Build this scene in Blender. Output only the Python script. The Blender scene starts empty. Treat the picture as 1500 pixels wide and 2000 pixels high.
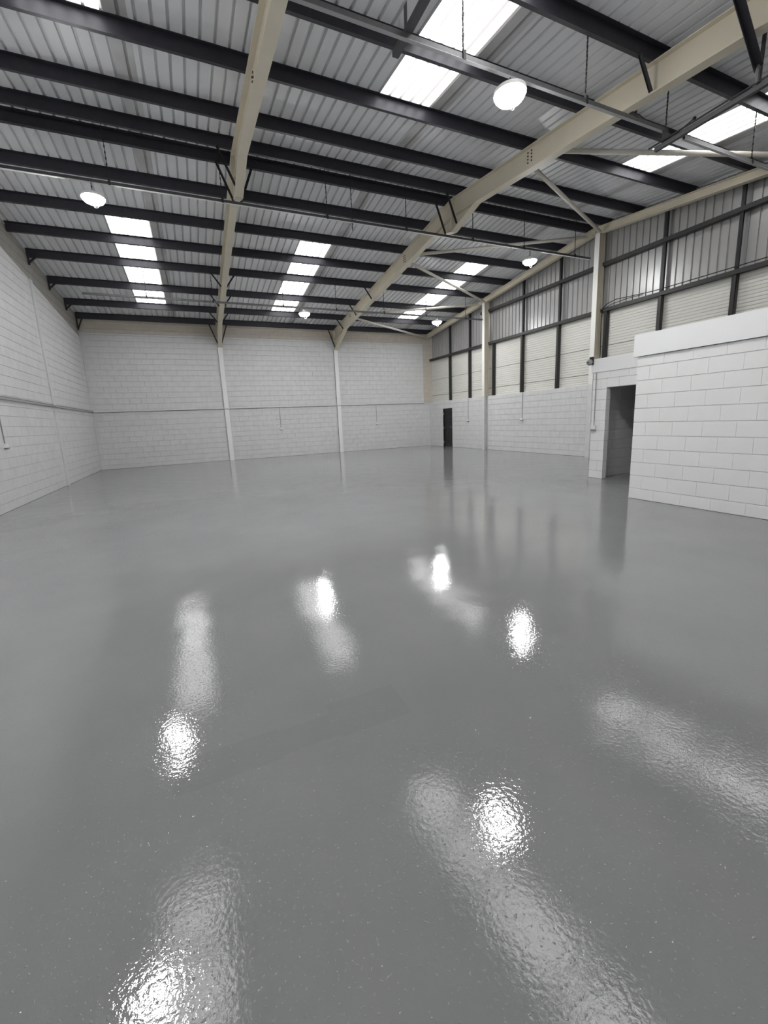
import bpy, math, random
from mathutils import Matrix, Vector

random.seed(7)
SC = bpy.context.scene
COL = SC.collection

# ------------------------------------------------------------------ camera
W_PX, H_PX = 1500, 2000
F_PX, YAW, PITCH, ROLL = 803.73, 0.408828, -0.188106, -0.045061
CX, CY, EYE = 743.52, 973.32, 1.575


def cam_axes():
    cy, sy, cp, sp = math.cos(YAW), math.sin(YAW), math.cos(PITCH), math.sin(PITCH)
    fwd = Vector((sy * cp, cy * cp, sp))
    right = Vector((cy, -sy, 0))
    up = right.cross(fwd)
    cr, sr = math.cos(ROLL), math.sin(ROLL)
    return cr * right + sr * up, -sr * right + cr * up, fwd


RIGHT, UP, FWD = cam_axes()
cam_data = bpy.data.cameras.new('camera')
cam = bpy.data.objects.new('camera', cam_data)
COL.objects.link(cam)
m = Matrix.Identity(4)
for i in range(3):
    m[i][0], m[i][1], m[i][2] = RIGHT[i], UP[i], -FWD[i]
m[0][3], m[1][3], m[2][3] = 0.0, 0.0, EYE
cam.matrix_world = m
cam_data.sensor_width = 36.0
cam_data.lens = F_PX / H_PX * 36.0
cam_data.shift_x = (W_PX / 2 - CX) / H_PX
cam_data.shift_y = (CY - H_PX / 2) / H_PX
cam_data.clip_start = 0.05
SC.camera = cam

# ------------------------------------------------------------------ world, exposure
SC.view_settings.view_transform = 'Standard'
SC.view_settings.look = 'None'
SC.view_settings.gamma = 1.0
SC.view_settings.use_curve_mapping = False
SC.view_settings.exposure = -0.08
LAMP_POWER = 245.0          # radiance of the lamp bowls
SKY = 19.0                   # overcast daylight above the rooflights
world = bpy.data.worlds.new('world')
SC.world = world
world.use_nodes = True
bg = world.node_tree.nodes['Background']
bg.inputs[0].default_value = (0.93, 0.96, 1.0, 1)
bg.inputs[1].default_value = SKY

# ------------------------------------------------------------------ dimensions of the hall
XL, XR, D, FRONT = -3.86, 12.30, 20.81, -0.42
YR, ZT, S = 10.19, 7.185, 0.1075      # ridge, purlin underside at the ridge, slope
X1, X2 = 1.417, 6.892                 # the two portal frames
COURSE0, COURSE = 0.187, 0.2306
BL = 0.436


def zp(y):
    """underside of the purlins (top of the rafters)"""
    return ZT - S * abs(y - YR)


# ------------------------------------------------------------------ materials
def mat(name, color, rough=0.6, metal=0.0, noise=None, bump=None, spec=0.5):
    """noise = (scale, amount, second colour); bump = (scale, distance)"""
    M = bpy.data.materials.new(name)
    M.use_nodes = True
    N, L = M.node_tree.nodes, M.node_tree.links
    b = N['Principled BSDF']
    b.inputs['Base Color'].default_value = (*color, 1)
    b.inputs['Roughness'].default_value = rough
    b.inputs['Metallic'].default_value = metal
    b.inputs['Specular IOR Level'].default_value = spec
    tc = N.new('ShaderNodeNewGeometry')
    if noise:
        n = N.new('ShaderNodeTexNoise')
        n.inputs['Scale'].default_value = noise[0]
        n.inputs['Detail'].default_value = 5
        L.new(tc.outputs['Position'], n.inputs['Vector'])
        r = N.new('ShaderNodeValToRGB')
        r.color_ramp.elements[0].position = 0.5 - noise[1]
        r.color_ramp.elements[1].position = 0.5 + noise[1]
        r.color_ramp.elements[0].color = (*noise[2], 1)
        r.color_ramp.elements[1].color = (*color, 1)
        L.new(n.outputs['Fac'], r.inputs['Fac'])
        L.new(r.outputs['Color'], b.inputs['Base Color'])
    if bump:
        n = N.new('ShaderNodeTexNoise')
        n.inputs['Scale'].default_value = bump[0]
        n.inputs['Detail'].default_value = 3
        L.new(tc.outputs['Position'], n.inputs['Vector'])
        bp = N.new('ShaderNodeBump')
        bp.inputs['Distance'].default_value = bump[1]
        L.new(n.outputs['Fac'], bp.inputs['Height'])
        L.new(bp.outputs['Normal'], b.inputs['Normal'])
    return M


M_PAINT = mat('white_masonry_paint', (0.705, 0.705, 0.705), 0.55, noise=(3.5, 0.25, (0.625, 0.625, 0.625)), bump=(60, 0.002))
M_NEW = mat('bright_white_masonry_paint', (0.87, 0.87, 0.86), 0.5, noise=(3.0, 0.3, (0.84, 0.84, 0.83)), bump=(60, 0.002))
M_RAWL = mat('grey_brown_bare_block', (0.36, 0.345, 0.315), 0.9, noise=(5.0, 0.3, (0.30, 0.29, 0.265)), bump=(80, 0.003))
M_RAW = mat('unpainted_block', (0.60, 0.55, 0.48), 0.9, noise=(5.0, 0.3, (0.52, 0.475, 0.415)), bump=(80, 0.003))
M_FASCIA = mat('white_board', (0.88, 0.88, 0.88), 0.45)
M_CREAM = mat('cream_steel_paint', (0.68, 0.62, 0.50), 0.5, noise=(2.5, 0.35, (0.60, 0.545, 0.435)))
M_WSTEEL = mat('white_steel_paint', (0.80, 0.79, 0.75), 0.5)
M_PURLIN = mat('dark_purlin_steel', (0.040, 0.040, 0.050), 0.45, 0.15, noise=(9.0, 0.3, (0.028, 0.028, 0.036)))
M_BLACK = mat('black_steel', (0.02, 0.02, 0.021), 0.45)
M_POST = mat('dark_brown_steel', (0.026, 0.025, 0.024), 0.5)
M_LINER = mat('roof_liner_sheet', (0.78, 0.785, 0.80), 0.42, 0.0, noise=(1.3, 0.4, (0.71, 0.715, 0.73)))


def liner_bands():
    """darker bands on the roof liner along the laps with the rooflight sheets"""
    N, L = M_LINER.node_tree.nodes, M_LINER.node_tree.links
    b = N['Principled BSDF']
    src = b.inputs['Base Color'].links[0].from_socket
    g = N.new('ShaderNodeNewGeometry')
    sp = N.new('ShaderNodeSeparateXYZ')
    L.new(g.outputs['Position'], sp.inputs[0])
    prev = None
    for x0 in (-1.5, 3.56, 9.632):
        for lo, hi in ((x0 + 1.012, x0 + 1.30),):
            c = N.new('ShaderNodeMath'); c.operation = 'COMPARE'
            c.inputs[1].default_value = (lo + hi) / 2
            c.inputs[2].default_value = (hi - lo) / 2
            L.new(sp.outputs['X'], c.inputs[0])
            if prev is None:
                prev = c
            else:
                m_ = N.new('ShaderNodeMath'); m_.operation = 'MAXIMUM'
                L.new(prev.outputs[0], m_.inputs[0]); L.new(c.outputs[0], m_.inputs[1])
                prev = m_
    n = N.new('ShaderNodeTexNoise'); n.inputs['Scale'].default_value = 1.1
    L.new(g.outputs['Position'], n.inputs['Vector'])
    f = N.new('ShaderNodeMath'); f.operation = 'MULTIPLY'
    L.new(prev.outputs[0], f.inputs[0]); L.new(n.outputs['Fac'], f.inputs[1])
    mc = N.new('ShaderNodeMix'); mc.data_type = 'RGBA'
    L.new(f.outputs[0], mc.inputs['Factor'])
    L.new(src, mc.inputs['A'])
    mc.inputs['B'].default_value = (0.30, 0.29, 0.27, 1)
    L.new(mc.outputs['Result'], b.inputs['Base Color'])


liner_bands()
M_CLAD = mat('wall_liner_sheet', (0.41, 0.407, 0.40), 0.36, 0.3, noise=(1.1, 0.4, (0.37, 0.367, 0.36)))
M_CLADLOW = mat('ribbed_composite_panel', (0.74, 0.73, 0.68), 0.5, noise=(0.9, 0.4, (0.69, 0.68, 0.635)))
M_DECK = mat('roof_insulation', (0.25, 0.25, 0.25), 0.9)
M_GALV = mat('galvanised_steel', (0.19, 0.19, 0.195), 0.4, 0.5, noise=(30, 0.3, (0.14, 0.14, 0.145)))
M_GALV2 = mat('pale_galvanised_lid', (0.40, 0.40, 0.41), 0.4, 0.4)
M_DGALV = mat('dark_trunking', (0.075, 0.075, 0.08), 0.45, 0.3)
M_LID = mat('pale_trunking_lid', (0.75, 0.75, 0.73), 0.4)
M_TUBE = mat('cream_tube_paint', (0.72, 0.68, 0.60), 0.45)
M_GREY = mat('grey_plastic', (0.25, 0.25, 0.26), 0.45)
M_WPLAST = mat('white_plastic', (0.80, 0.80, 0.78), 0.4)
M_BELL = mat('grey_bell_metal', (0.30, 0.30, 0.31), 0.4, 0.2)
M_TRUNK = mat('pale_grey_trunking', (0.36, 0.36, 0.36), 0.5)
M_SEAM = mat('grey_seam', (0.22, 0.22, 0.21), 0.8)
M_GAPSHADE = mat('dark_gap_shade', (0.20, 0.20, 0.20), 0.9)  # shade of narrow gaps, put into a flat dark colour
M_CABLE = mat('black_cable', (0.012, 0.012, 0.012), 0.5)
M_DARKIN = mat('dark_ceiling_board', (0.10, 0.10, 0.10), 0.9)


def floor_material():
    M = bpy.data.materials.new('grey_floor_coating')
    M.use_nodes = True
    N, L = M.node_tree.nodes, M.node_tree.links
    b = N['Principled BSDF']
    g = N.new('ShaderNodeNewGeometry')
    n1 = N.new('ShaderNodeTexNoise')
    n1.inputs['Scale'].default_value = 0.9
    n1.inputs['Detail'].default_value = 4
    L.new(g.outputs['Position'], n1.inputs['Vector'])
    r = N.new('ShaderNodeValToRGB')
    r.color_ramp.elements[0].position = 0.3
    r.color_ramp.elements[1].position = 0.7
    r.color_ramp.elements[0].color = (0.236, 0.240, 0.240, 1)
    r.color_ramp.elements[1].color = (0.264, 0.268, 0.268, 1)
    L.new(n1.outputs['Fac'], r.inputs['Fac'])
    # roller lap marks left in the coating: (x0, x1, y0, y1)
    sp = N.new('ShaderNodeSeparateXYZ')
    L.new(g.outputs['Position'], sp.inputs[0])
    nz = N.new('ShaderNodeTexNoise'); nz.inputs['Scale'].default_value = 14
    L.new(g.outputs['Position'], nz.inputs['Vector'])
    prev = None
    for (xa, xb, ya, yb) in ((0.21, 0.86, 1.80, 1.97), (0.49, 0.90, 1.78, 2.05), (-0.28, 0.21, 1.78, 1.99)):
        pair = []
        for out, lo, hi in ((sp.outputs['X'], xa, xb), (sp.outputs['Y'], ya, yb)):
            c = N.new('ShaderNodeMath'); c.operation = 'COMPARE'
            c.inputs[1].default_value = (lo + hi) / 2
            c.inputs[2].default_value = (hi - lo) / 2
            L.new(out, c.inputs[0])
            pair.append(c)
        m_ = N.new('ShaderNodeMath'); m_.operation = 'MULTIPLY'
        L.new(pair[0].outputs[0], m_.inputs[0]); L.new(pair[1].outputs[0], m_.inputs[1])
        if prev is None:
            prev = m_
        else:
            q = N.new('ShaderNodeMath'); q.operation = 'MAXIMUM'
            L.new(prev.outputs[0], q.inputs[0]); L.new(m_.outputs[0], q.inputs[1])
            prev = q
    fm = N.new('ShaderNodeMath'); fm.operation = 'MULTIPLY'; fm.inputs[1].default_value = 0.10
    L.new(prev.outputs[0], fm.inputs[0])
    mc = N.new('ShaderNodeMix'); mc.data_type = 'RGBA'
    L.new(fm.outputs[0], mc.inputs['Factor'])
    L.new(r.outputs['Color'], mc.inputs['A'])
    mc.inputs['B'].default_value = (0.14, 0.142, 0.142, 1)
    L.new(mc.outputs['Result'], b.inputs['Base Color'])
    b.inputs['Roughness'].default_value = 0.035
    b.inputs['IOR'].default_value = 1.5
    # orange-peel texture of the rolled coating plus slow waviness
    n2 = N.new('ShaderNodeTexNoise')
    n2.inputs['Scale'].default_value = 58
    n2.inputs['Detail'].default_value = 3
    L.new(g.outputs['Position'], n2.inputs['Vector'])
    n3 = N.new('ShaderNodeTexNoise')
    n3.inputs['Scale'].default_value = 2.2
    n3.inputs['Detail'].default_value = 1
    L.new(g.outputs['Position'], n3.inputs['Vector'])
    b1 = N.new('ShaderNodeBump')
    b1.inputs['Distance'].default_value = 0.00062
    L.new(n2.outputs['Fac'], b1.inputs['Height'])
    b2 = N.new('ShaderNodeBump')
    b2.inputs['Distance'].default_value = 0.004
    L.new(n3.outputs['Fac'], b2.inputs['Height'])
    L.new(b2.outputs['Normal'], b1.inputs['Normal'])
    # scattered pimples in the coating
    n4 = N.new('ShaderNodeTexNoise')
    n4.inputs['Scale'].default_value = 75
    n4.inputs['Detail'].default_value = 1
    L.new(g.outputs['Position'], n4.inputs['Vector'])
    mr = N.new('ShaderNodeMapRange')
    mr.inputs['From Min'].default_value = 0.66
    mr.inputs['From Max'].default_value = 0.80
    L.new(n4.outputs['Fac'], mr.inputs['Value'])
    b3 = N.new('ShaderNodeBump')
    b3.inputs['Distance'].default_value = 0.0012
    L.new(mr.outputs['Result'], b3.inputs['Height'])
    L.new(b1.outputs['Normal'], b3.inputs['Normal'])
    L.new(b3.outputs['Normal'], b.inputs['Normal'])
    return M


M_FLOOR = floor_material()


def rooflight_material():
    M = bpy.data.materials.new('translucent_rooflight')
    M.use_nodes = True
    N, L = M.node_tree.nodes, M.node_tree.links
    N.remove(N['Principled BSDF'])
    out = N['Material Output']
    g = N.new('ShaderNodeNewGeometry')
    n = N.new('ShaderNodeTexNoise')
    n.inputs['Scale'].default_value = 2.5
    n.inputs['Detail'].default_value = 6
    L.new(g.outputs['Position'], n.inputs['Vector'])
    r = N.new('ShaderNodeValToRGB')
    r.color_ramp.elements[0].position = 0.3
    r.color_ramp.elements[1].position = 0.65
    r.color_ramp.elements[0].color = (0.62, 0.59, 0.55, 1)
    r.color_ramp.elements[1].color = (0.72, 0.70, 0.68, 1)
    L.new(n.outputs['Fac'], r.inputs['Fac'])
    t = N.new('ShaderNodeBsdfTranslucent')
    d = N.new('ShaderNodeBsdfDiffuse')
    d.inputs['Color'].default_value = (0.5, 0.49, 0.47, 1)
    # shading of the rib sides, put into the colour as darker lines
    sp = N.new('ShaderNodeSeparateXYZ')
    L.new(g.outputs['Position'], sp.inputs[0])
    ad = N.new('ShaderNodeMath'); ad.operation = 'ADD'; ad.inputs[1].default_value = 1.5 + 0.2024 * 50
    L.new(sp.outputs['X'], ad.inputs[0])
    md = N.new('ShaderNodeMath'); md.operation = 'MODULO'; md.inputs[1].default_value = 0.2024
    L.new(ad.outputs[0], md.inputs[0])
    gt = N.new('ShaderNodeMath'); gt.operation = 'GREATER_THAN'; gt.inputs[1].default_value = 0.158
    L.new(md.outputs[0], gt.inputs[0])
    mc = N.new('ShaderNodeMix'); mc.data_type = 'RGBA'
    mc.inputs['B'].default_value = (0.11, 0.105, 0.10, 1)
    L.new(gt.outputs[0], mc.inputs['Factor'])
    L.new(r.outputs['Color'], mc.inputs['A'])
    L.new(mc.outputs['Result'], t.inputs['Color'])
    mx = N.new('ShaderNodeMixShader')
    mx.inputs[0].default_value = 0.35
    L.new(t.outputs[0], mx.inputs[1])
    L.new(d.outputs[0], mx.inputs[2])
    L.new(mx.outputs[0], out.inputs['Surface'])
    return M


M_SKYLIGHT = rooflight_material()


def emission_material(name, color, power):
    M = bpy.data.materials.new(name)
    M.use_nodes = True
    N, L = M.node_tree.nodes, M.node_tree.links
    N.remove(N['Principled BSDF'])
    e = N.new('ShaderNodeEmission')
    e.inputs[0].default_value = (*color, 1)
    e.inputs[1].default_value = power
    L.new(e.outputs[0], N['Material Output'].inputs['Surface'])
    return M


M_LAMP = emission_material('lamp_bowl_glow', (0.985, 0.995, 1.0), LAMP_POWER)


# ------------------------------------------------------------------ mesh helpers
class MB:
    def __init__(self):
        self.v, self.f = [], []

    def add(self, verts, faces):
        o = len(self.v)
        self.v += [tuple(p) for p in verts]
        self.f += [[i + o for i in f] for f in faces]
        return self

    def box(self, x0, x1, y0, y1, z0, z1):
        v = [(x0, y0, z0), (x1, y0, z0), (x1, y1, z0), (x0, y1, z0), (x0, y0, z1), (x1, y0, z1), (x1, y1, z1), (x0, y1, z1)]
        return self.add(v, [(3, 2, 1, 0), (4, 5, 6, 7), (0, 1, 5, 4), (1, 2, 6, 5), (2, 3, 7, 6), (3, 0, 4, 7)])

    def prism(self, a, b):
        """two congruent polygons joined by side walls"""
        n = len(a)
        fs = [list(range(n))[::-1], [i + n for i in range(n)]]
        fs += [(i, (i + 1) % n, n + (i + 1) % n, n + i) for i in range(n)]
        return self.add(list(a) + list(b), fs)

    def sweep_x(self, sec, x0, x1):
        """section given as (y, z) points, run along x"""
        return self.prism([(x0, y, z) for y, z in sec], [(x1, y, z) for y, z in sec])

    def tube(self, pts, r, n=8, cap=True):
        pts = [Vector(p) for p in pts]
        rings = []
        for i, p in enumerate(pts):
            d = (pts[min(i + 1, len(pts) - 1)] - pts[max(i - 1, 0)]).normalized()
            a = d.cross(Vector((0, 0, 1)))
            if a.length < 1e-3:
                a = d.cross(Vector((1, 0, 0)))
            a.normalize()
            b = d.cross(a)
            rings.append([p + r * (math.cos(2 * math.pi * k / n) * a + math.sin(2 * math.pi * k / n) * b) for k in range(n)])
        vs = [q for ring in rings for q in ring]
        fs = []
        for i in range(len(pts) - 1):
            for k in range(n):
                fs.append((i * n + k, i * n + (k + 1) % n, (i + 1) * n + (k + 1) % n, (i + 1) * n + k))
        if cap:
            fs.append(list(range(n))[::-1])
            fs.append([(len(pts) - 1) * n + k for k in range(n)])
        return self.add(vs, fs)

    def bar(self, a, b, w, h):
        """square bar from a to b; w across, h the other way"""
        a, b = Vector(a), Vector(b)
        d = (b - a).normalized()
        s = d.cross(Vector((0, 0, 1)))
        if s.length < 1e-3:
            s = Vector((1, 0, 0))
        s.normalize()
        u = s.cross(d)
        q = [(-1, -1), (1, -1), (1, 1), (-1, 1)]
        return self.prism([a + s * (i * w / 2) + u * (j * h / 2) for i, j in q], [b + s * (i * w / 2) + u * (j * h / 2) for i, j in q])

    def lathe(self, prof, c=(0, 0, 0), n=24, axis='z'):
        """prof = (radius, height) points"""
        vs = []
        for r, h in prof:
            for k in range(n):
                a = 2 * math.pi * k / n
                p = (r * math.cos(a), r * math.sin(a), h)
                if axis == 'x':
                    p = (p[2], p[0], p[1])
                elif axis == 'y':
                    p = (p[0], p[2], p[1])
                vs.append((p[0] + c[0], p[1] + c[1], p[2] + c[2]))
        fs = []
        for i in range(len(prof) - 1):
            for k in range(n):
                fs.append((i * n + k, i * n + (k + 1) % n, (i + 1) * n + (k + 1) % n, (i + 1) * n + k))
        return self.add(vs, fs)

    def mesh(self, name, material, smooth=False):
        me = bpy.data.meshes.new(name)
        me.from_pydata(self.v, [], self.f)
        me.materials.append(material)
        if smooth:
            for p in me.polygons:
                p.use_smooth = True
        me.update()
        return me

    def build(self, name, material, parent=None, loc=None, smooth=False, kind=None):
        return link(name, self.mesh(name, material, smooth), parent, loc, kind)


def link(name, me, parent=None, loc=None, kind=None):
    o = bpy.data.objects.new(name, me)
    COL.objects.link(o)
    if loc:
        o.location = loc
    if parent:
        o.parent = parent
    if kind:
        o['kind'] = kind
    return o


def thing(name, label, cat, loc=(0, 0, 0), group=None):
    o = link(name, None, loc=loc)
    o.empty_display_size = 0.2
    return tag(o, label, cat, group)


def tag(o, label, cat, group=None):
    o['label'] = label
    o['category'] = cat
    if group:
        o['group'] = group
    return o


def in_frame(p):
    q = Vector(p) - Vector((0, 0, EYE))
    z = q.dot(FWD)
    if z < 0.1:
        return False
    u, w = CX + F_PX * q.dot(RIGHT) / z, CY - F_PX * q.dot(UP) / z
    return -40 < u < W_PX + 40 and -40 < w < H_PX + 40


# ------------------------------------------------------------------ block walls
def clip(poly, a, b, c):
    """keep the part of a convex polygon where a*u + b*z <= c"""
    out = []
    for i in range(len(poly)):
        p, q = poly[i], poly[(i + 1) % len(poly)]
        fp, fq = a * p[0] + b * p[1] - c, a * q[0] + b * q[1] - c
        if fp <= 0:
            out.append(p)
        if (fp < 0 < fq) or (fq < 0 < fp):
            t = fp / (fp - fq)
            out.append((p[0] + t * (q[0] - p[0]), p[1] + t * (q[1] - p[1])))
    return out


def block_mesh(mb, poly, place):
    """one chamfered block face standing 17 mm proud of the joints"""
    n = len(poly)
    cu, cz = sum(p[0] for p in poly) / n, sum(p[1] for p in poly) / n

    def inset(dh, dv):
        """dh eats into the bed joints, dv into the end joints"""
        r = []
        for i in range(n):
            p0, p1, p2 = poly[i - 1], poly[i], poly[(i + 1) % n]
            e1, e2 = (p1[0] - p0[0], p1[1] - p0[1]), (p2[0] - p1[0], p2[1] - p1[1])
            l1, l2 = math.hypot(*e1) or 1, math.hypot(*e2) or 1
            n1, n2 = (-e1[1] / l1, e1[0] / l1), (-e2[1] / l2, e2[0] / l2)
            d1, d2 = dv + (dh - dv) * abs(n1[1]), dv + (dh - dv) * abs(n2[1])
            det = n1[0] * n2[1] - n1[1] * n2[0]
            if abs(det) < 0.05:
                r.append((p1[0] + d1 * n1[0], p1[1] + d1 * n1[1]))
            else:
                r.append((p1[0] + (d1 * n2[1] - d2 * n1[1]) / det, p1[1] + (d2 * n1[0] - d1 * n2[0]) / det))
        return r
    outer, inner = inset(0.0032, 0.0005), inset(0.0075, 0.0020)
    vs = [place(u, z, -0.018) for u, z in outer] + [place(u, z, -0.005) for u, z in outer] + [place(u, z, 0) for u, z in inner]
    fs = [[2 * n + i for i in range(n)]]
    for i in range(n):
        j = (i + 1) % n
        fs.append((i, j, n + j, n + i))
        fs.append((n + i, n + j, 2 * n + j, 2 * n + i))
    mb.add(vs, fs)


def block_wall(parent, place, u0, u1, ztop, phase, openings=(), paint=None, singles=300, single_if=None, mt0=None, raw=None):
    """place(u, z, d) -> world point. ztop(u) gives the top edge, linear over each block. paint(u, z) lines -> (a, b, c)"""
    pieces = []
    zmax = max(ztop(u0), ztop(u1), ztop((u0 + u1) / 2)) + (0.6 if paint else 0)
    zmax = max(zmax, max(ztop(u0 + (u1 - u0) * k / 20) for k in range(21)))
    edges = [0.0]
    z = COURSE0
    while z < zmax:
        edges.append(z)
        z += COURSE
    edges.append(z)
    for r in range(len(edges) - 1):
        z0, z1 = edges[r], edges[r + 1]
        st = u1 - (phase if r % 2 else 0) * BL
        cuts = [u1]
        u = st if st < u1 - 1e-6 else st - BL
        while u > u0 + 0.03:
            cuts.append(u)
            u -= BL
        cuts.append(u0)
        cuts = cuts[::-1]
        for i in range(len(cuts) - 1):
            a, b = cuts[i], cuts[i + 1]
            rects = [(a, b, z0, z1)]
            for (oa, ob, oz0, oz1) in openings:
                nr = []
                for (p, q, s, t) in rects:
                    if q <= oa or p >= ob or t <= oz0 or s >= oz1:
                        nr.append((p, q, s, t))
                        continue
                    if p < oa - 0.01:
                        nr.append((p, oa, s, t))
                    if q > ob + 0.01:
                        nr.append((ob, q, s, t))
                    if t > oz1 + 0.01:
                        nr.append((max(p, oa), min(q, ob), oz1, t))
                    if s < oz0 - 0.01:
                        nr.append((max(p, oa), min(q, ob), s, oz0))
                rects = nr
            for (p, q, s, t) in rects:
                poly = [(p, s), (q, s), (q, t), (p, t)]
                ta, tb = ztop(p), ztop(q)
                k = (tb - ta) / (q - p)
                poly = clip(poly, -k, 1, ta - k * p)
                if len(poly) < 3:
                    continue
                if paint:
                    pa, pb = paint(p), paint(q)
                    kk = (pb - pa) / (q - p)
                    low = clip(poly, -kk, 1, pa - kk * p)
                    high = clip(poly, kk, -1, -(pa - kk * p))
                    if len(low) > 2:
                        pieces.append((low, M_PAINT))
                    if len(high) > 2:
                        pieces.append((high, raw or M_RAW))
                else:
                    pieces.append((poly, mt0 or M_PAINT))
    chosen = []
    if singles:
        for i, (poly, mt) in enumerate(pieces):
            cu, cz = sum(p[0] for p in poly) / len(poly), sum(p[1] for p in poly) / len(poly)
            w = place(cu, cz, 0)
            if in_frame(w) and (single_if is None or single_if(cu, cz)):
                chosen.append(((Vector(w) - Vector((0, 0, EYE))).length, i))
        chosen = set(i for _, i in sorted(chosen)[:singles])
    rest = {}
    cache = {}
    for i, (poly, mt) in enumerate(pieces):
        if i in chosen if singles else False:
            a, b = poly[0]
            key = tuple((round(p[0] - a, 4), round(p[1] - b, 4)) for p in poly) + (mt.name,)
            if key not in cache:
                mb = MB()
                o0 = Vector(place(0, 0, 0))
                block_mesh(mb, [(p[0] - a, p[1] - b) for p in poly], lambda u, z, d: Vector(place(u, z, d)) - o0)
                cache[key] = mb.mesh('block', mt)
            link('block', cache[key], parent, place(a, b, 0))
        else:
            block_mesh(rest.setdefault(mt.name, (MB(), mt))[0], poly, place)
    for nm, (mb, mt) in rest.items():
        if mb.v:
            mb.build('unpainted_blockwork' if mt in (M_RAW, M_RAWL) else 'blockwork', mt, parent, kind='stuff')


# ------------------------------------------------------------------ setting: floor and walls
MB().box(-4.3, 13.1, -0.9, 21.3, -0.15, 0.0).build('floor', M_FLOOR, kind='structure')


def roofline(y):
    return zp(y) + 0.19


# left party wall
wl = MB()
sec = [(FRONT, 0), (D + 0.2, 0), (D + 0.2, roofline(D)), (YR, roofline(YR)), (FRONT, roofline(FRONT))]
wl.prism([(XL - 0.2, y, z) for y, z in sec], [(XL - 0.017, y, z) for y, z in sec])
wall_left = wl.build('wall_left', M_PAINT, kind='structure')
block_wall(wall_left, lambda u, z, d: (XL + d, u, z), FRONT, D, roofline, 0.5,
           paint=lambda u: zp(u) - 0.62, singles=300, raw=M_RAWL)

# back wall (eaves wall)
wb = MB().box(XL - 0.2, XR + 0.25, D + 0.017, D + 0.2, 0, 6.27)
wall_back = wb.build('wall_back', M_PAINT, kind='structure')
block_wall(wall_back, lambda u, z, d: (u, D - d, z), XL, 11.95, lambda u: 6.2, 0.5,
           paint=lambda u: 5.57, singles=0)
block_wall(wall_back, lambda u, z, d: (u, D - d, z), 11.95, 12.52, lambda u: 6.2, 0.5,
           paint=lambda u: 2.43, singles=0)

MB().box(XL, XR + 0.2, D - 0.03, D, 5.93, 5.97).build('eaves_angle', M_CREAM, wall_back)

# front wall behind the camera
MB().box(XL - 0.2, XR + 0.25, FRONT - 0.2, FRONT, 0, 6.27).build('wall_front', M_PAINT, kind='structure')

# right gable wall: block plinth with ribbed sheeting above
DOOR = (18.52, 19.38, -0.1, 2.02)
PL = 2.43
wr = MB()
wr.box(XR + 0.017, XR + 0.22, FRONT, DOOR[0], 0, PL - 0.004)
wr.box(XR + 0.017, XR + 0.22, DOOR[1], D, 0, PL - 0.004)
wr.box(XR + 0.017, XR + 0.22, DOOR[0], DOOR[1], DOOR[3], PL - 0.004)
gs = [(FRONT, PL - 0.3), (D + 0.2, PL - 0.3), (D + 0.2, roofline(D)), (YR, roofline(YR)), (FRONT, roofline(FRONT))]
wr.prism([(XR + 0.33, y, z) for y, z in gs], [(XR + 0.38, y, z) for y, z in gs])
wr.box(XR + 0.25, XR + 0.3, DOOR[0] - 0.2, DOOR[1] + 0.2, 0, 2.2)
wall_right = wr.build('wall_right', M_PAINT, kind='structure')
block_wall(wall_right, lambda u, z, d: (XR - d, u, z), 7.0, D, lambda u: PL, 0.5,
           openings=[DOOR], singles=150, single_if=lambda u, z: 10.1 < u < 15.7)

# sheeting of the right gable
for zs_ in (2.78, 3.62):
    MB().box(XR + 0.182, XR + 0.2, FRONT, D - 0.02, zs_ - 0.007, zs_ + 0.007).build('seam_strip', M_SEAM, wall_right)
COLS = [20.72, 15.7, 10.13, 4.7]
XC = XR + 0.20


def low_panel(y0, y1, z0, z1):
    """horizontally ribbed panel"""
    mb = MB()
    n = max(2, round((z1 - z0) / 0.082))
    h = (z1 - z0 - 0.006) / n
    pr = [(0.0, z0 + 0.003)]
    for k in range(n):
        b = z0 + 0.003 + k * h
        pr += [(0.015, b + 0.016), (0.015, b + h - 0.010), (0.0, b + h)]
    vs = [(XC - d, y0, z) for d, z in pr] + [(XC - d, y1, z) for d, z in pr]
    m_ = len(pr)
    mb.add(vs, [(i, i + 1, m_ + i + 1, m_ + i) for i in range(m_ - 1)])
    return mb


for (ya, yb) in ((FRONT, 4.7), (4.7, 10.05), (10.05, 15.62), (15.62, 20.80)):
    for (za, zb_) in ((PL - 0.02, 2.78), (2.78, 3.62), (3.62, 4.80)):
        low_panel(ya, yb, za, zb_).build('cladding_panel', M_CLADLOW, wall_right)

RIB, NR = 0.2024, 5


def rib_profile(n=NR, h=0.042):
    """(offset, rise) of one liner sheet: wide pans with narrow ribs standing up"""
    pr = [(0.0, 0.0)]
    for k in range(n):
        b = k * RIB
        pr += [(b + RIB - 0.050, 0.0), (b + RIB - 0.042, h), (b + RIB - 0.012, h), (b + RIB - 0.001, 0.0)]
    pr += [(n * RIB, 0.0)]
    return pr


y = FRONT
while y < D - 0.05:
    pr = [(min(y + o, D), r) for o, r in rib_profile() if y + o <= D + 0.06]
    mb = MB()
    vs = [(XC + 0.03 + r * 0.7, yy, 4.72) for yy, r in pr] + [(XC + 0.03 + r * 0.7, yy, roofline(yy)) for yy, r in pr]
    n_ = len(pr)
    mb.add(vs, [(i + 1, i, n_ + i, n_ + i + 1) for i in range(n_ - 1)])
    mb.build('cladding_sheet', M_CLAD, wall_right)
    y += NR * RIB

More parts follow.
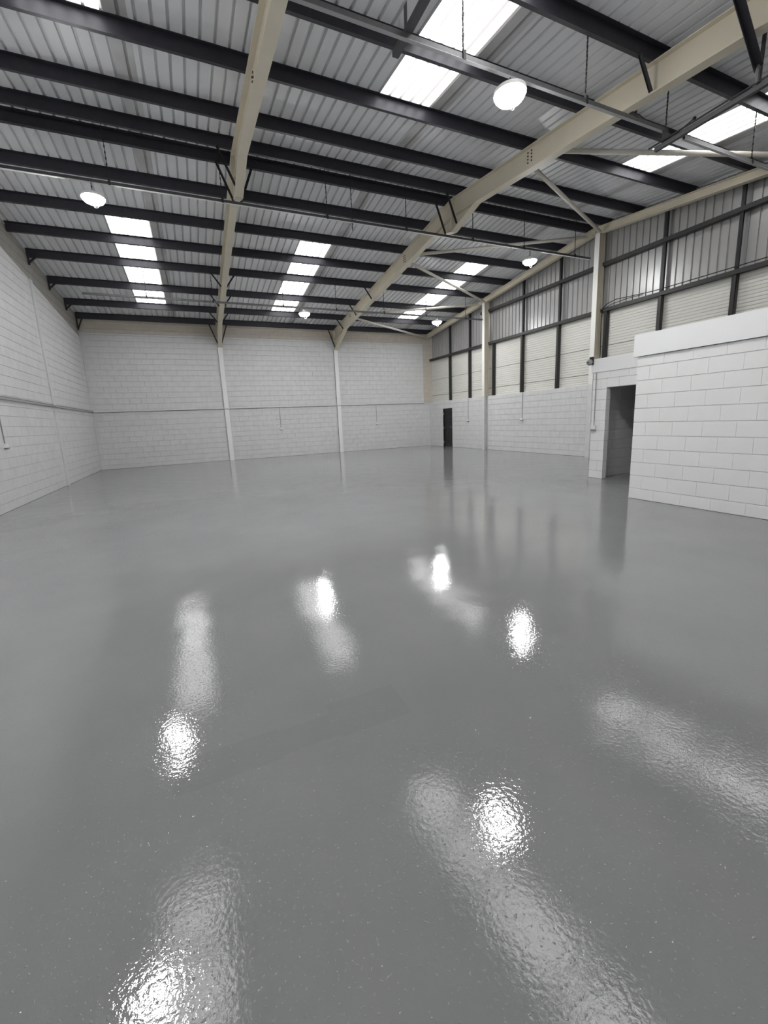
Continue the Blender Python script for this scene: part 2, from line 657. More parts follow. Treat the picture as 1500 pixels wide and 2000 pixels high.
# ------------------------------------------------------------------ roof
SHEET = NR * RIB
GX = [-1.5 + SHEET * k for k in range(-3, 15)]
LIGHTS = [0, 5, 11]                     # sheets that carry rooflights, counted from x = -1.5
LIT = {3 + k for k in LIGHTS}
BACK_SPAN, FRONT_SPAN = (13.06, 19.28), (7.47, 1.28)
SH = 0.2                                # pan above purlin underside


def sheet(x0, ya, yb):
    pr = [(x0 + o, r) for o, r in rib_profile()]
    pr = [(min(max(x, XL), XR + 0.33), r) for x, r in pr]
    vs = [(x, ya, zp(ya) + SH + r) for x, r in pr] + [(x, yb, zp(yb) + SH + r) for x, r in pr]
    n_ = len(pr)
    fs = [(i, i + 1, n_ + i + 1, n_ + i) for i in range(n_ - 1) if abs(pr[i][0] - pr[i + 1][0]) > 1e-6]
    return MB().add(vs, fs)


def slab(mb, x0, x1, ya, yb):
    za, zb_ = zp(ya) + SH + 0.05, zp(yb) + SH + 0.05
    mb.prism([(x0, ya, za), (x1, ya, za), (x1, yb, zb_), (x0, yb, zb_)],
             [(x0, ya, za + 0.06), (x1, ya, za + 0.06), (x1, yb, zb_ + 0.06), (x0, yb, zb_ + 0.06)])


deck = MB()
EAVE_B, EAVE_F = D + 0.2, FRONT - 0.2
for i, x0 in enumerate(GX):
    for ya, yb, span in ((YR, EAVE_B, BACK_SPAN), (YR, EAVE_F, FRONT_SPAN)):
        if i in LIT:
            slab(deck, x0, x0 + SHEET, ya, span[0])
            slab(deck, x0, x0 + SHEET, span[1], yb)
        else:
            slab(deck, x0, x0 + SHEET, ya, yb)
slab(deck, XL - 0.2, GX[0], YR, EAVE_B) if GX[0] > XL else None
ceiling = deck.build('ceiling', M_DECK, kind='structure')
for i, x0 in enumerate(GX):
    if x0 > XR + 0.3 or x0 + SHEET < XL:
        continue
    for ya, yb, span in ((YR, EAVE_B, BACK_SPAN), (YR, EAVE_F, FRONT_SPAN)):
        if i in LIT:
            sheet(x0, ya, span[0]).build('roof_sheet', M_LINER, ceiling)
            sheet(x0, span[1], yb).build('roof_sheet', M_LINER, ceiling)
        else:
            sheet(x0, ya, yb).build('roof_sheet', M_LINER, ceiling)
k = 0
for span in (BACK_SPAN, FRONT_SPAN):
    for i in sorted(LIT):
        k += 1
        w = link('window_%d' % k, None, kind='structure')
        mid = (span[0] + span[1]) / 2
        sheet(GX[i], span[0], mid).build('rooflight_sheet', M_SKYLIGHT, w)
        sheet(GX[i], mid, span[1]).build('rooflight_sheet', M_SKYLIGHT, w)

# purlins: zed sections running the length of the hall
def zed(mb, y, side, x0=XL + 0.02, x1=XR + 0.28, h=0.2, z=None):
    """side = +1: bottom lip towards the back wall"""
    zb = zp(y) if z is None else z
    t, fl, lip = 0.008, 0.065, 0.018
    tilt = 0.02 * (1 if y > YR else -1)
    def P(dy, dz):
        return (y + dy + tilt * dz, zb + dz - S * dy * (1 if y > YR else -1))
    s = side
    sec = [P(s * fl, lip), P(s * fl, 0), P(0, 0), P(0, h - t), P(-s * fl, h - t), P(-s * fl, h - lip),
           P(-s * (fl + t), h - lip), P(-s * (fl + t), h), P(s * t, h), P(s * t, t), P(s * (fl - t), t), P(s * (fl - t), lip)]
    # split into convex strips
    mb.sweep_x([P(0, 0), P(s * t, 0), P(s * t, h), P(0, h)][::(1 if s > 0 else -1)], x0, x1)
    mb.sweep_x([P(s * t, 0), P(s * fl, 0), P(s * fl, t), P(s * t, t)][::(1 if s > 0 else -1)], x0, x1)
    mb.sweep_x([P(s * (fl - t), t), P(s * fl, t), P(s * fl, lip), P(s * (fl - t), lip)][::(1 if s > 0 else -1)], x0, x1)
    mb.sweep_x([P(-s * fl, h - t), P(0, h - t), P(0, h), P(-s * fl, h)][::(1 if s > 0 else -1)], x0, x1)


BACKROWS = [(10.46, 'just behind the ridge'), (11.62, 'first down the back slope from the ridge pair'),
            (13.02, 'second down the back slope, along the heads of the rooflights'),
            (14.36, 'third down the back slope, crossing the rooflights'),
            (15.71, 'fourth down the back slope, crossing the rooflights'),
            (17.44, 'fifth down the back slope, crossing the rooflights'),
            (19.21, 'sixth down the back slope, along the feet of the rooflights'),
            (20.62, 'along the eaves above the back wall')]
FRONTROWS = [(9.93, 'just in front of the ridge'), (8.91, 'first down the near slope from the ridge pair'),
             (7.51, 'second down the near slope, along the heads of the rooflights'),
             (6.16, 'third down the near slope, crossing the rooflights'),
             (4.85, 'fourth down the near slope, at the top edge of the picture'),
             (3.10, 'fifth down the near slope, at the top right corner')]
for y, where in BACKROWS:
    mb = MB()
    zed(mb, y, 1)
    o = mb.build('purlin', M_PURLIN)
    tag(o, 'dark steel roof purlin ' + where, 'beam', 'dark purlins under the roof sheets')
for y, where in FRONTROWS:
    mb = MB()
    zed(mb, y, 1)
    o = mb.build('purlin', M_PURLIN)
    tag(o, 'dark steel roof purlin ' + where, 'beam', 'dark purlins under the roof sheets')


# ------------------------------------------------------------------ portal frames
RB = 0.42      # rafter depth


def slope_beam(mb, x, ya, yb, top, depth, fw, ft=0.014, wt=0.009):
    """I-beam lying along the roof slope; top(y) is its upper face"""
    def strip(x0, x1, d0, d1):
        a = [(x0, ya, top(ya) - d1), (x1, ya, top(ya) - d1), (x1, ya, top(ya) - d0), (x0, ya, top(ya) - d0)]
        b = [(p[0], yb, p[2] - top(ya) + top(yb)) for p in a]
        mb.prism(a, b)
    strip(x - fw / 2, x + fw / 2, 0, ft)
    strip(x - fw / 2, x + fw / 2, depth - ft, depth)
    strip(x - wt / 2, x + wt / 2, ft, depth - ft)


def tri_haunch(mb, x, pts, fw, edge, ft=0.014, wt=0.009):
    """web plate with polygon pts (y, z); flange plate under the edge between two points"""
    mb.prism([(x - wt / 2, y, z) for y, z in pts], [(x + wt / 2, y, z) for y, z in pts])
    (ya, za), (yb, zb) = edge
    mb.prism([(x - fw / 2, ya, za), (x + fw / 2, ya, za), (x + fw / 2, ya, za + ft), (x - fw / 2, ya, za + ft)],
             [(x - fw / 2, yb, zb), (x + fw / 2, yb, zb), (x + fw / 2, yb, zb + ft), (x - fw / 2, yb, zb + ft)])


def portal(x, label, collab, ccat='column'):
    FWD_ = 0.18
    r = thing('portal_rafter', label, 'rafter', (0, 0, 0))
    rb = MB()
    slope_beam(rb, x, YR + 0.02, D - 0.06, zp, RB, FWD_)
    rb.build('rafter_beam', M_CREAM, r)
    rf = MB()
    slope_beam(rf, x, YR - 0.02, FRONT + 0.02, zp, RB, FWD_)
    rf.build('rafter_beam', M_CREAM, r)
    bot = lambda y: zp(y) - RB
    h = MB()
    tri_haunch(h, x, [(11.2, bot(11.2)), (YR, bot(YR)), (YR, 6.40)], FWD_, ((11.2, bot(11.2)), (YR + 0.02, 6.40)))
    tri_haunch(h, x, [(9.17, bot(9.17)), (YR, 6.40), (YR, bot(YR))], FWD_, ((9.17, bot(9.17)), (YR - 0.02, 6.40)))
    h.build('apex_haunch', M_CREAM, r)
    e = MB()
    e.box(x - FWD_ / 2, x + FWD_ / 2, YR - 0.018, YR - 0.001, 6.40, zp(YR))
    e.box(x - FWD_ / 2, x + FWD_ / 2, YR + 0.001, YR + 0.018, 6.40, zp(YR))
    e.build('end_plate', M_CREAM, r)
    k_ = MB()
    tri_haunch(k_, x, [(19.05, bot(19.05)), (D - 0.1, 5.13), (D - 0.1, bot(D - 0.1))], FWD_, ((19.05, bot(19.05)), (D - 0.1, 5.13)))
    k_.build('eaves_haunch', M_CREAM, r)
    bolts = MB()
    for yy in (13.05, 18.41, 7.43):
        for i in range(2):
            for j in range(4 if yy != 18.41 else 2):
                c = (x - 0.006, yy + (i - 0.5) * 0.10, zp(yy) - 0.07 - j * 0.06)
                bolts.lathe([(0.0, -0.012), (0.016, -0.012), (0.016, 0.004)], c, 6, 'x')
    bolts.build('bolt_group', M_BLACK, r, kind='stuff')
    c = thing('wall_column', collab, ccat, (0, 0, 0))
    m1 = MB()
    m1.box(x - 0.1, x + 0.1, D - 0.055, D - 0.041, 0, 5.117)
    m1.box(x - 0.006, x + 0.006, D - 0.041, D + 0.005, 0, 5.117)
    m1.build('painted_shaft', M_NEW, c)
    MB().box(x - 0.107, x - 0.1, D - 0.05, D - 0.0, 0, 5.11).build('gap_shade_line', M_GAPSHADE, c)  # dark strip standing in for shade in the gap beside the column
    m2 = MB()
    m2.box(x - 0.1, x + 0.1, D - 0.1, D - 0.086, 5.135, zp(D - 0.1) - 0.02)
    m2.box(x - 0.006, x + 0.006, D - 0.086, D + 0.005, 5.135, zp(D) - 0.02)
    m2.box(x - 0.11, x + 0.11, D - 0.115, D + 0.0, 5.118, 5.134)
    m2.build('unpainted_head', M_CREAM, c)['label'] = 'cream unpainted column head'
    return r


portal(X1, 'cream steel roof rafter left of centre, with pale underside', 'white steel column on the back wall under the left rafter')
portal(X2, 'cream steel roof rafter right of centre, showing its bolted web', 'white steel column on the back wall under the right rafter')

# gable frame on the right
XG = 12.19
gtop = lambda y: zp(y) + 0.0
g = thing('gable_rafter', 'shallow cream steel rafter along the top of the sheeted gable wall', 'rafter')
gb = MB()
slope_beam(gb, XG, YR + 0.01, D - 0.02, lambda y: zp(y) - 0.005, 0.205, 0.16)
gb.build('rafter_beam', M_CREAM, g)
gf = MB()
slope_beam(gf, XG, YR - 0.01, FRONT + 0.02, lambda y: zp(y) - 0.005, 0.205, 0.16)
gf.build('rafter_beam', M_CREAM, g)
for yc, lab in ((15.70, 'slender white and cream steel column on the gable wall, halfway to the far corner'),
                (10.06, 'tall white and cream steel ridge column beside the doorway')):
    c = thing('gable_column', lab, 'column')
    zt_ = zp(yc) - 0.2
    zs = 2.43
    for z0, z1, mt, nm in ((0, zs, M_PAINT, 'painted_shaft'), (zs, zt_, None, 'upper_shaft')):
        if mt:
            mb = MB()
            mb.box(XG - 0.09, XG - 0.078, yc - 0.085, yc + 0.085, z0, z1)
            mb.box(XG - 0.078, XG + 0.105, yc - 0.005, yc + 0.005, z0, z1)
            mb.box(XG + 0.095, XG + 0.107, yc - 0.085, yc + 0.085, z0, z1)
            mb.build(nm, mt, c)
        else:
            mb = MB()
            mb.box(XG - 0.09, XG - 0.078, yc - 0.085, yc + 0.085, z0, z1)
            mb.build('front_flange', M_WSTEEL, c)
            mb = MB()
            mb.box(XG - 0.078, XG + 0.15, yc - 0.06, yc - 0.052, z0, z1)
            mb.box(XG - 0.078, XG + 0.15, yc - 0.005, yc + 0.005, z0, z1)
            mb.box(XG + 0.15, XG + 0.162, yc - 0.085, yc + 0.085, z0, z1)
            mb.build('web', M_CREAM, c)['label'] = 'cream web of the column'

# column buried in the left wall
c = MB()
c.box(XL - 0.01, XL + 0.035, 15.56, 15.76, 0, 5.97)
tag(c.build('wall_column', M_PAINT), 'white pilaster-like steel column set into the left block wall', 'column')

# wind-brace tubes in the right bay
RBR = [(X2 + 0.02, 7.43, 6.76), (X2 + 0.02, 13.05, 6.77), (X2 + 0.02, 18.41, 6.21)]
GBR = [(12.08, 4.70, zp(4.7) - 0.24), (12.08, 10.1, 6.95), (12.08, 15.7, 6.38), (12.08, 20.6, 5.82)]
for a, b, lab in ((RBR[0], GBR[0], 'cream brace tube nearest the camera, level across the near rooflight'),
                  (RBR[0], GBR[1], 'cream brace tube running down to the ridge column from the near side'),
                  (RBR[1], GBR[1], 'cream brace tube rising to the ridge column from the far side'),
                  (RBR[1], GBR[2], 'cream brace tube running down to the middle gable column'),
                  (RBR[2], GBR[2], 'cream brace tube rising to the middle gable column over the far rooflight'),
                  (RBR[2], GBR[3], 'cream brace tube running down to the far corner of the gable')):
    av, bv = Vector(a), Vector(b)
    k_ = 0.16 if b[1] > a[1] else -0.16
    av.y += k_
    bv.y -= k_
    a = tuple(av)
    d = (bv - av).normalized()
    t = thing('brace_tube', lab, 'brace', a, 'wind brace tubes')
    MB().tube([d * 0.16, bv - av - d * 0.12], 0.047, 12).build('tube', M_TUBE, t, smooth=True)
    MB().bar((0, 0, 0), d * 0.2, 0.1, 0.012).build('end_plate', M_TUBE, t)
    MB().bar(bv - av - d * 0.16, bv - av, 0.1, 0.012).build('end_plate', M_TUBE, t)

# fly braces: short black angles from purlin to the rafter's lower flange
def fly(x, y, side, where, foot=None):
    zt_ = zp(y) + 0.03
    foot = foot or (zp(y) - RB + 0.03)
    mb = MB()
    a, b = Vector((x + side * 0.38, y, zt_)), Vector((x + side * 0.08, y, foot))
    mb.bar(a, b, 0.05, 0.006)
    mb.bar(a + Vector((0, 0.022, 0)), b + Vector((0, 0.022, 0)), 0.006, 0.05)
    o = mb.build('fly_brace', M_BLACK)
    tag(o, where, 'brace', 'black fly braces at the rafters')


SN = {-1: 'left', 1: 'right'}
for x, xs, rn in ((X1, (-1, 1), 'left rafter'), (X2, (-1,), 'right rafter')):
    for s in xs:
        for y, w_, ft_ in ((10.46, 'just behind the ridge', 6.45), (15.71, 'at the fourth purlin from the back', None), (17.44, 'at the third purlin from the back', None),
                           (19.21, 'at the second purlin from the back', None), (20.60, 'at the eaves purlin', 5.25)):
            if x == X1 or y > 10:
                fly(x, y, s, 'black angle brace, %s side of the %s, %s' % (SN[s], rn, w_), ft_)
fly(X1, 9.93, -1, 'black angle brace left of the left rafter just before the ridge', 6.5)
fly(X2, 9.93, -1, 'black angle brace left of the right rafter just before the ridge', 6.5)
fly(X2, 4.85, -1, 'black angle brace on the right rafter near the top right corner of the picture')
for i, y in enumerate((15.71, 17.44, 19.21, 20.62)):
    mb = MB()
    z0 = zp(y)
    mb.bar((XL + 0.24, y, z0 + 0.02), (XL + 0.05, y, z0 - (0.17 if y < 20 else 0.42)), 0.05, 0.045)
    mb.bar((XL + 0.05, y, z0 + 0.1), (XL + 0.05, y, z0 - (0.22 if y < 20 else 0.46)), 0.05, 0.02)
    tag(mb.build('wall_bracket', M_BLACK), 'small black bracket on the left wall under the %s purlin up from the back wall' % ('fourth', 'third', 'second', 'eaves')[i], 'bracket', 'brackets on the left wall')

# ------------------------------------------------------------------ rails and posts of the gable sheeting
def rail(z, ya, yb, label):
    mb = MB()
    x0 = XR + 0.02
    mb.box(x0, x0 + 0.14, ya, yb, z + 0.05, z + 0.058)
    mb.box(x0, x0 + 0.008, ya, yb, z - 0.04, z + 0.05)
    mb.box(x0, x0 + 0.14, ya, yb, z - 0.048, z - 0.04)
    tag(mb.build('sheeting_rail', M_POST), label, 'rail')


rail(4.70, FRONT, 20.75, 'long dark lower sheeting rail above the ribbed panels of the gable wall')
rail(6.07, 4.2, 16.2, 'dark upper sheeting rail across the vertical sheets of the gable wall')
POSTS = [(18.82, 'first from the far corner'), (17.12, 'second from the far corner, left of the middle column'),
         (15.36, 'against the near side of the middle column'), (13.58, 'first toward the camera from the middle column'),
         (11.75, 'second toward the camera from the middle column'), (9.83, 'against the near side of the ridge column'),
         (8.13, 'first toward the camera from the ridge column'), (6.35, 'second toward the camera from the ridge column, above the office'),
         (4.55, 'beyond the right edge')]
for y, where in POSTS:
    if y < 5:
        continue
    t = thing('sheeting_post', 'dark steel sheeting post ' + where, 'post', (XR + 0.1, y, PL), 'dark posts on the gable wall')
    a = MB()
    a.box(-0.05, 0.07, -0.05, -0.042, 0, 4.65 - PL)
    a.box(-0.05, -0.042, -0.05, 0.05, 0, 4.65 - PL)
    a.box(-0.05, 0.07, 0.042, 0.05, 0, 4.65 - PL)
    a.build('lower_post', M_POST, t)
    if y not in (15.36, 9.83):
        b = MB()
        top = zp(y) + 0.05
        b.box(-0.02, 0.1, -0.008, 0.0, 4.76 - PL, top - PL)
        b.box(-0.02, -0.012, -0.035, 0.035, 4.76 - PL, top - PL)
        b.build('upper_post', M_BLACK, t)

# ------------------------------------------------------------------ office and doorway
XO, YO = 6.98, 4.886
XD, YD = 8.50, 6.99
DW = (5.72, 6.63, -0.1, 2.065)
OT = 2.43


def ow(mb):
    mb.box(XO + 0.017, XO + 0.14, FRONT, YO - 0.017, 0, OT)
    mb.box(XO + 0.14, XD + 0.14, YO - 0.14, YO - 0.017, 0, OT)
    return mb


wall_office = ow(MB()).build('wall_office', M_NEW, kind='structure')
block_wall(wall_office, lambda u, z, d: (XO - d, u, z), FRONT, YO, lambda u: OT, 0.5, singles=300, mt0=M_NEW)
block_wall(wall_office, lambda u, z, d: (u, YO + d, z), XO, XD, lambda u: OT, 0.5, singles=0, mt0=M_NEW)
fb = MB()
fb.box(XO - 0.035, XO - 0.012, FRONT, YO + 0.06, OT + 0.002, 2.785)
fb.box(XO - 0.012, XD + 0.0, YO + 0.037, YO + 0.06, OT + 0.002, 2.785)
fb.build('fascia_board', M_FASCIA, wall_office)

wd = MB()
wd.box(XD + 0.017, XD + 0.13, YO - 0.017, DW[0], 0, OT)
wd.box(XD + 0.017, XD + 0.13, DW[1] + 0.017, YD - 0.017, 0, OT)
wd.box(XD + 0.017, XD + 0.13, DW[0], DW[1], DW[3], OT)
wd.box(XD + 0.13, XR, YD - 0.14, YD - 0.017, 0, OT)
wall_doorway = wd.build('wall_doorway', M_NEW, kind='structure')
block_wall(wall_doorway, lambda u, z, d: (XD - d, u, z), YO, YD, lambda u: OT, 0.5, openings=[DW], singles=100, mt0=M_NEW)
block_wall(wall_doorway, lambda u, z, d: (u, YD + d, z), XD, XR, lambda u: OT, 0.5, singles=0, mt0=M_NEW)
# inner face of the lobby wall, seen through the opening
block_wall(wall_doorway, lambda u, z, d: (u, YD - 0.157 - d, z), XD + 0.13, XR, lambda u: OT, 0.5, singles=60, mt0=M_NEW)
# opening reveal
block_wall(wall_doorway, lambda u, z, d: (u, DW[1] - d, z), XD, XD + 0.13, lambda u: DW[3], 0.0, singles=0, mt0=M_NEW)
fd = MB()
fd.box(XD - 0.025, XD - 0.002, YO + 0.05, YD + 0.04, OT - 0.01, 2.715)
fd.box(XD - 0.002, XR, YD + 0.017, YD + 0.04, OT - 0.01, 2.715)
fd.build('fascia_board', M_FASCIA, wall_doorway)
co = MB()
co.box(XO, XR, FRONT, YO - 0.017, OT + 0.002, OT + 0.15)
co.box(XD + 0.017, XR, YO - 0.017, YD - 0.017, OT + 0.002, OT + 0.15)
co.build('ceiling_office', M_DARKIN, kind='structure')

# ------------------------------------------------------------------ far door in the gable wall
d1 = link('door_1', None, loc=(XR, (DOOR[0] + DOOR[1]) / 2, 0), kind='structure')
hw = (DOOR[1] - DOOR[0]) / 2
fr = MB()
fr.box(-0.01, 0.12, -hw, -hw + 0.05, 0, DOOR[3])
fr.box(-0.01, 0.12, hw - 0.05, hw, 0, DOOR[3])
fr.box(-0.01, 0.12, -hw + 0.05, hw - 0.05, DOOR[3] - 0.05, DOOR[3])
fr.build('door_frame', M_BLACK, d1)
lf = MB()
lf.box(0.05, 0.09, -hw + 0.055, hw - 0.055, 0.01, DOOR[3] - 0.055)
leaf = lf.build('door_leaf', M_BLACK, d1)
for i in range(5):
    yy = -0.24 + i * 0.12
    MB().box(0.036, 0.05, yy - 0.012, yy + 0.012, 0.12, DOOR[3] - 0.15).build('bar', M_PURLIN, leaf)
for zz in (0.12, 1.02, 1.55, 1.86):
    MB().box(0.03, 0.05, -hw + 0.09, hw - 0.09, zz - 0.02, zz + 0.02).build('crossbar', M_PURLIN, leaf)
hm = MB()
hm.box(0.0, 0.05, -hw + 0.09, -hw + 0.13, 0.98, 1.1)
hm.tube([(0.0, -hw + 0.11, 1.05), (-0.03, -hw + 0.11, 1.05), (-0.03, -hw + 0.22, 1.05)], 0.012, 8)
hm.build('door_handle', M_GALV, leaf)
for zz in (0.25, 1.0, 1.75):
    MB().box(-0.03, 0.0, hw - 0.09, hw - 0.02, zz - 0.06, zz + 0.06).build('hinge', M_GREY, d1)

# ------------------------------------------------------------------ wall trunking
mb = MB()
mb.box(XL, XL + 0.05, FRONT + 0.2, 15.5, 2.395, 2.44)
mb.box(XL + 0.035, XL + 0.085, 15.5, 15.82, 2.395, 2.44)
mb.box(XL, XL + 0.05, 15.82, D, 2.395, 2.44)
t = mb.build('wall_trunking', M_TRUNK)
MB().box(XL, XL + 0.04, FRONT + 0.2, 15.55, 2.4405, 2.462).build('gap_shade_strip', M_GAPSHADE, t)  # dark strips painted in for the shaded groove above the trunking
MB().box(XL, XL + 0.04, 15.77, D, 2.4405, 2.462).build('gap_shade_strip', M_GAPSHADE, t)
tag(t, 'grey cable trunking run level along the left block wall', 'trunking')
mb = MB()
lastx = XL + 0.06
for xc in (X1, X2, None):
    xe = 12.0 if xc is None else xc - 0.13
    mb.box(lastx, xe, D - 0.045, D, 2.40, 2.44)
    if xc:
        mb.box(xc - 0.13, xc + 0.13, D - 0.1, D - 0.055, 2.40, 2.44)
        lastx = xc + 0.13
o = mb.build('wall_trunking', M_PAINT)
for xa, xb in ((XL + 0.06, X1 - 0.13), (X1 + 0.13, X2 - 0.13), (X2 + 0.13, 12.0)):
    MB().box(xa, xb, D - 0.03, D, 2.382, 2.3995).build('gap_shade_strip', M_GAPSHADE, o)  # dark strip in place of the gap shadow under the trunking
tag(o, 'white painted cable trunking run level along the back wall', 'trunking')


def socket(loc, nx, ny, top, label):
    """surface socket with a drop of conduit; (nx, ny) points into the room"""
    t = thing('wall_socket', label, 'socket', loc, 'wall sockets on conduit drops')
    px, py = -ny, nx
    def bx(mb, a0, a1, d0, d1, z0, z1):
        pts = []
        for z in (z0, z1):
            for a, d in ((a0, d0), (a1, d0), (a1, d1), (a0, d1)):
                pts.append((px * a + nx * d, py * a + ny * d, z))
        mb.prism(pts[:4], pts[4:])
    a = MB()
    bx(a, -0.058, 0.058, 0.0, 0.05, -0.04, 0.05)
    a.build('box', M_WPLAST, t)
    b = MB()
    bx(b, -0.048, 0.048, 0.0, 0.065, -0.075, -0.0405)
    b.build('outlet', M_GREY, t)['label'] = 'grey outlet under the socket box'
    c_ = MB()
    c_.tube([(nx * 0.015, ny * 0.015, 0.05), (nx * 0.015, ny * 0.015, top - loc[2])], 0.011, 8)
    c_.build('conduit', M_TRUNK if nx != 1 else M_GREY, t)


socket((3.836, D, 1.37), 0, -1, 2.4, 'white socket on the back wall between the two columns')
socket((8.987, D, 1.39), 0, -1, 2.4, 'white socket on the back wall right of the right column')
socket((XR, 17.1, 1.36), -1, 0, 2.41, 'white socket on the gable wall just right of the black door')
socket((XR, 13.4, 1.36), -1, 0, 2.41, 'white socket on the gable wall under the second sheeted bay')
socket((XL, 11.60, 1.38), 1, 0, 2.395, 'white socket with grey conduit on the left wall at the picture edge')
socket((XD, 6.90, 1.18), -1, 0, 2.41, 'white socket on the narrow wall beside the doorway')

# alarm bell on the corner above the doorway wall
t = thing('alarm_bell', 'round grey alarm bell fixed to the corner above the doorway wall', 'bell', (8.40, 7.03, 2.655))
MB().box(0.03, 0.075, -0.055, 0.03, -0.06, 0.115).build('back_box', M_BLACK, t)
MB().lathe([(0.0, -0.045), (0.026, -0.045), (0.056, -0.034), (0.067, -0.014), (0.07, 0.02), (0.0, 0.03)], (0.0, 0, 0), 28, 'x').build('gong', M_BELL, t, smooth=True)
MB().lathe([(0.0, -0.06), (0.014, -0.06), (0.014, -0.045)], (0.0, 0, 0), 12, 'x').build('centre_screw', M_BLACK, t)


# ------------------------------------------------------------------ lighting trunking and lamps
def chain(mb, x, y, z0, z1):
    mb.tube([(x, y, z0), (x, y, z1)], 0.006, 6)
    n = int((z1 - z0) / 0.05)
    for i in range(n):
        z = z0 + (i + 0.5) * (z1 - z0) / n
        mb.box(x - (0.011 if i % 2 else 0.005), x + (0.011 if i % 2 else 0.005), y - (0.005 if i % 2 else 0.011), y + (0.005 if i % 2 else 0.011), z - 0.02, z + 0.02)


def trunking(label, y, z, x0, x1, hangers, mt, lid):
    t = thing('light_trunking', label, 'trunking', (0, y, z))
    b = MB()
    b.box(x0, x1, -0.021, -0.017, -0.025, 0.03)
    b.box(x0, x1, 0.017, 0.021, -0.025, 0.03)
    b.box(x0, x1, -0.017, 0.017, 0.026, 0.03)
    b.build('channel', mt, t)
    l_ = MB()
    l_.box(x0, x1, -0.022, 0.022, -0.031, -0.025)
    l_.build('lid', lid, t)
    for hx in hangers:
        c_ = MB()
        chain(c_, hx, 0, 0.05, zp(y) + (0.19 if y == 10.25 else -0.003) - z)
        c_.build('hanger_chain', M_BLACK, t)
        k_ = MB()
        k_.box(hx - 0.02, hx + 0.02, -0.034, 0.034, 0.03, 0.06)
        k_.box(hx - 0.02, hx + 0.02, -0.036, -0.03, -0.04, 0.03)
        k_.build('hanger_clip', M_BLACK, t)
    return t


C1, C2, C3 = (10.25, 6.30), (15.70, 5.70), (4.90, 5.83)
T1 = trunking('long dark lighting trunking with pale lid hung below the ridge', C1[0], C1[1], -3.6, 12.05,
         (-0.98, 1.08, 3.40, 5.49, 7.54, 9.35, 11.38), M_DGALV, M_LID)
c_ = MB()
chain(c_, 4.02, 0.0, -0.21, zp(10.25) + 0.19 - C1[1])
c_.build('hanger_chain', M_BLACK, T1)
trunking('thin grey lighting trunking hung near the back wall', C2[0], C2[1], -2.65, 12.05,
         (-0.94, 1.02, 3.36, 5.34, 7.31, 9.21, 11.16), M_GALV, M_GALV)
trunking('grey lighting trunking overhead across the near rooflight', C3[0], C3[1], 0.9, 7.30,
         (3.47, 5.52), M_GALV, M_GALV2)
trunking('grey lighting trunking overhead running on to the gable wall at right', C3[0], C3[1], 7.74, 12.05,
         (9.67,), M_GALV, M_GALV2)

t = thing('light_trunking', 'dark cross trunking overhead at right running toward the camera', 'trunking', (7.20, 4.99, 5.60))
b = MB()
b.box(-0.03, 0.03, -4.6, 0, -0.03, 0.03)
b.build('channel', M_DGALV, t)
MB().tube([(-0.05, 0.08, 0.045), (-0.05, -4.6, 0.045)], 0.012, 8).build('cable', M_CABLE, t)
c_ = MB()
chain(c_, 0.0, -0.14, 0.05, zp(4.85) - 0.003 - 5.60)
c_.build('hanger_chain', M_BLACK, t)
k_ = MB()
k_.box(-0.03, 0.03, -0.17, -0.11, 0.03, 0.2)
k_.lathe([(0.0, -0.05), (0.035, -0.05), (0.035, 0.05), (0.0, 0.05)], (0.0, -0.2, 0.07), 12, 'x')
k_.build('joint_clamp', M_BLACK, t)
t = thing('cable_stub', 'thin black conduit stub with a round end near the trunking junction', 'conduit', (7.62, 4.9, 5.90))
MB().tube([(0, 0, 0), (0.30, -0.02, 0.22)], 0.012, 8).build('rod', M_BLACK, t)
MB().lathe([(0.0, -0.03), (0.022, -0.022), (0.03, 0), (0.022, 0.022), (0.0, 0.03)], (0.31, -0.02, 0.225), 12).build('ball_end', M_BLACK, t, smooth=True)

t = thing('support_bracket', 'dark steel bracket of two bars at the top right corner of the picture', 'bracket', (7.20, 3.66, 5.635))
MB().bar((0.0, 0, 0), (0.03, 0, zp(3.66) + 0.15 - 5.635), 0.035, 0.03).build('hanger_bar', M_POST, t)
db = MB()
da, dc = Vector((-0.03, 0.0, 0.20)), Vector((-1.18, -0.2, 0.74))
db.bar(da, dc, 0.085, 0.008)
db.bar(da + Vector((0.0, 0.04, -0.03)), dc + Vector((0.0, 0.04, -0.03)), 0.008, 0.06)
db.build('diagonal_bar', M_PURLIN, t)
MB().box(-0.06, 0.02, -0.012, 0.012, 0.0, 0.24).build('gusset', M_GALV, t)

t = thing('support_channel', 'dark steel channel lying across the near trunking at the top of the picture', 'channel', (2.72, 5.23, 5.86))
mb = MB()
mb.box(-0.04, -0.03, -3.4, 0, 0.0, 0.06)
mb.box(0.03, 0.04, -3.4, 0, 0.0, 0.06)
mb.box(-0.03, 0.03, -3.4, 0, 0.0, 0.008)
mb.build('channel', M_DGALV, t)
MB().box(-0.03, -0.02, -0.36, -0.30, 0.02, 0.28).build('upright_strap', M_DGALV, t)

# drop cable and box where the right rafter meets the near trunking
t = thing('drop_cable', 'black cable looping from a box on the right rafter to the trunking', 'cable', (X2 + 0.1, 5.30, 6.24))
MB().box(-0.04, 0.06, -0.06, 0.06, -0.02, 0.07).build('junction_box', M_BLACK, t)
MB().tube([(0.05, 0, 0.02), (0.12, -0.05, -0.02), (0.14, -0.16, -0.16), (0.12, -0.32, -0.30), (0.1, -0.40, -0.38)], 0.014, 8).build('cable', M_CABLE, t, smooth=True)


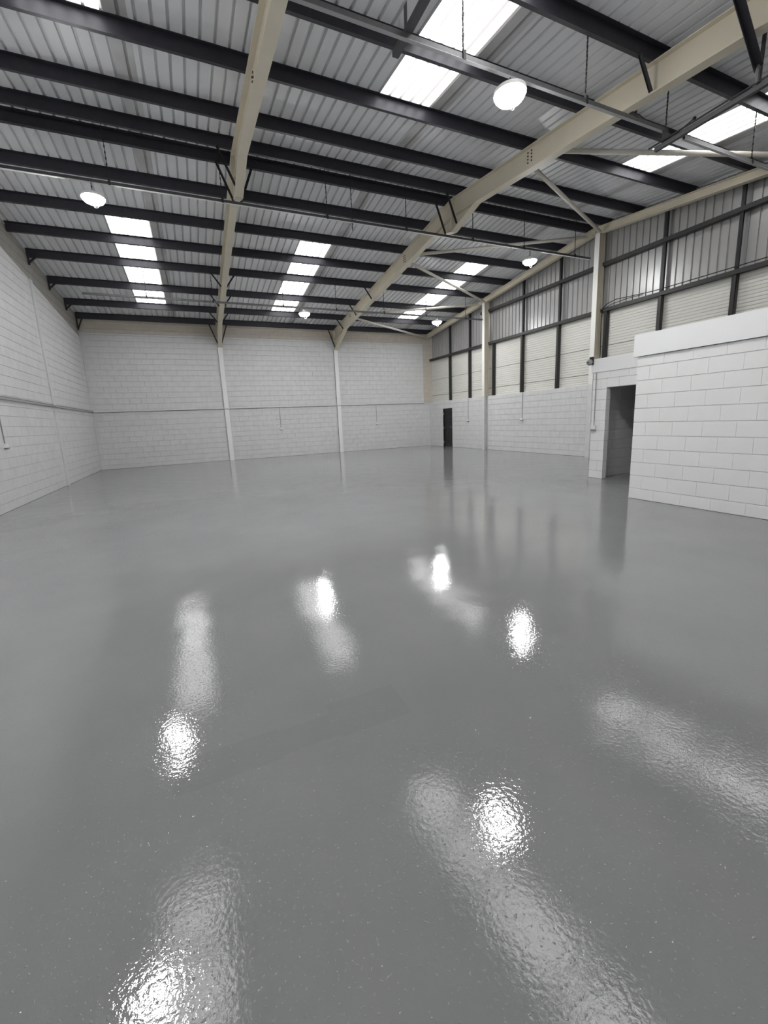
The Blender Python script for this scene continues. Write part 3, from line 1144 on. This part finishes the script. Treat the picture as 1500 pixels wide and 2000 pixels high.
def lamp(x, y, z, ztrunk, label):
    t = thing('high_bay_lamp', label, 'lamp', (x, y, z), 'high bay lamps')
    R = 0.195
    bowl = [(0.0, -0.10), (0.06, -0.098), (0.11, -0.088), (0.155, -0.066), (0.183, -0.035), (R, 0.0), (R, 0.035)]
    MB().lathe(bowl, n=32).build('lens', M_LAMP, t, smooth=True)
    MB().lathe([(R + 0.001, 0.0), (R + 0.008, 0.0), (R + 0.008, 0.04), (0.10, 0.06), (0.05, 0.07), (0.05, 0.12), (0.0, 0.12)], n=32).build('housing', M_WPLAST, t, smooth=False)
    h = MB()
    chain(h, 0, 0, 0.12, ztrunk - z + 0.03)
    h.build('hook_chain', M_BLACK, t)
    lp = MB()
    lp.tube([(0.03 + 0.05 * math.cos(a), 0.0, -0.10 + 0.065 * math.sin(a)) for a in [math.pi * (1 + k / 10) for k in range(11)]], 0.003, 6)
    lp.build('safety_wire', M_WPLAST, t, smooth=True)


lamp(-1.29, 10.25, 6.0, C1[1], 'lit round high bay lamp at left, hung from the ridge trunking')
lamp(9.58, 10.25, 5.98, C1[1], 'lit round high bay lamp hung from the ridge trunking beside the gable wall')
lamp(4.19, 4.90, 5.61, C3[1], 'lit round high bay lamp nearest the camera, beside the near rooflight')
lamp(4.10, 15.70, 5.50, C2[1], 'lit round high bay lamp near the back wall between the two rafters')
lamp(9.72, 15.70, 5.49, C2[1], 'lit round high bay lamp near the back wall beside the gable wall')
lamp(-1.29, 4.90, 5.61, C3[1] + 0.9, 'lit round high bay lamp out of frame, seen mirrored in the near floor')

# loose cables on the lower sheeting rail and down the ridge column
t = thing('loose_cable', 'black cables looping off the lower rail and down beside the ridge column', 'cable', (XR, 9.9, 4.75))
MB().tube([(0, 0.0, 0.0), (0.0, -0.15, 0.10), (0, -0.45, 0.16), (0, -0.9, 0.12), (0, -1.6, 0.07), (0, -2.4, 0.065), (0, -4.2, 0.065)], 0.012, 6).build('cable', M_CABLE, t, smooth=True)
MB().tube([(0.02, 0.0, -0.02), (0.02, -0.3, 0.06), (0.02, -0.8, 0.09), (0.02, -1.3, 0.065)], 0.01, 6).build('cable', M_CABLE, t, smooth=True)
MB().tube([(0, 0.02, -0.03), (-0.01, 0.02, -0.5), (-0.01, 0.0, -1.3), (-0.01, 0.0, -2.0)], 0.014, 6).build('cable', M_CABLE, t, smooth=True)
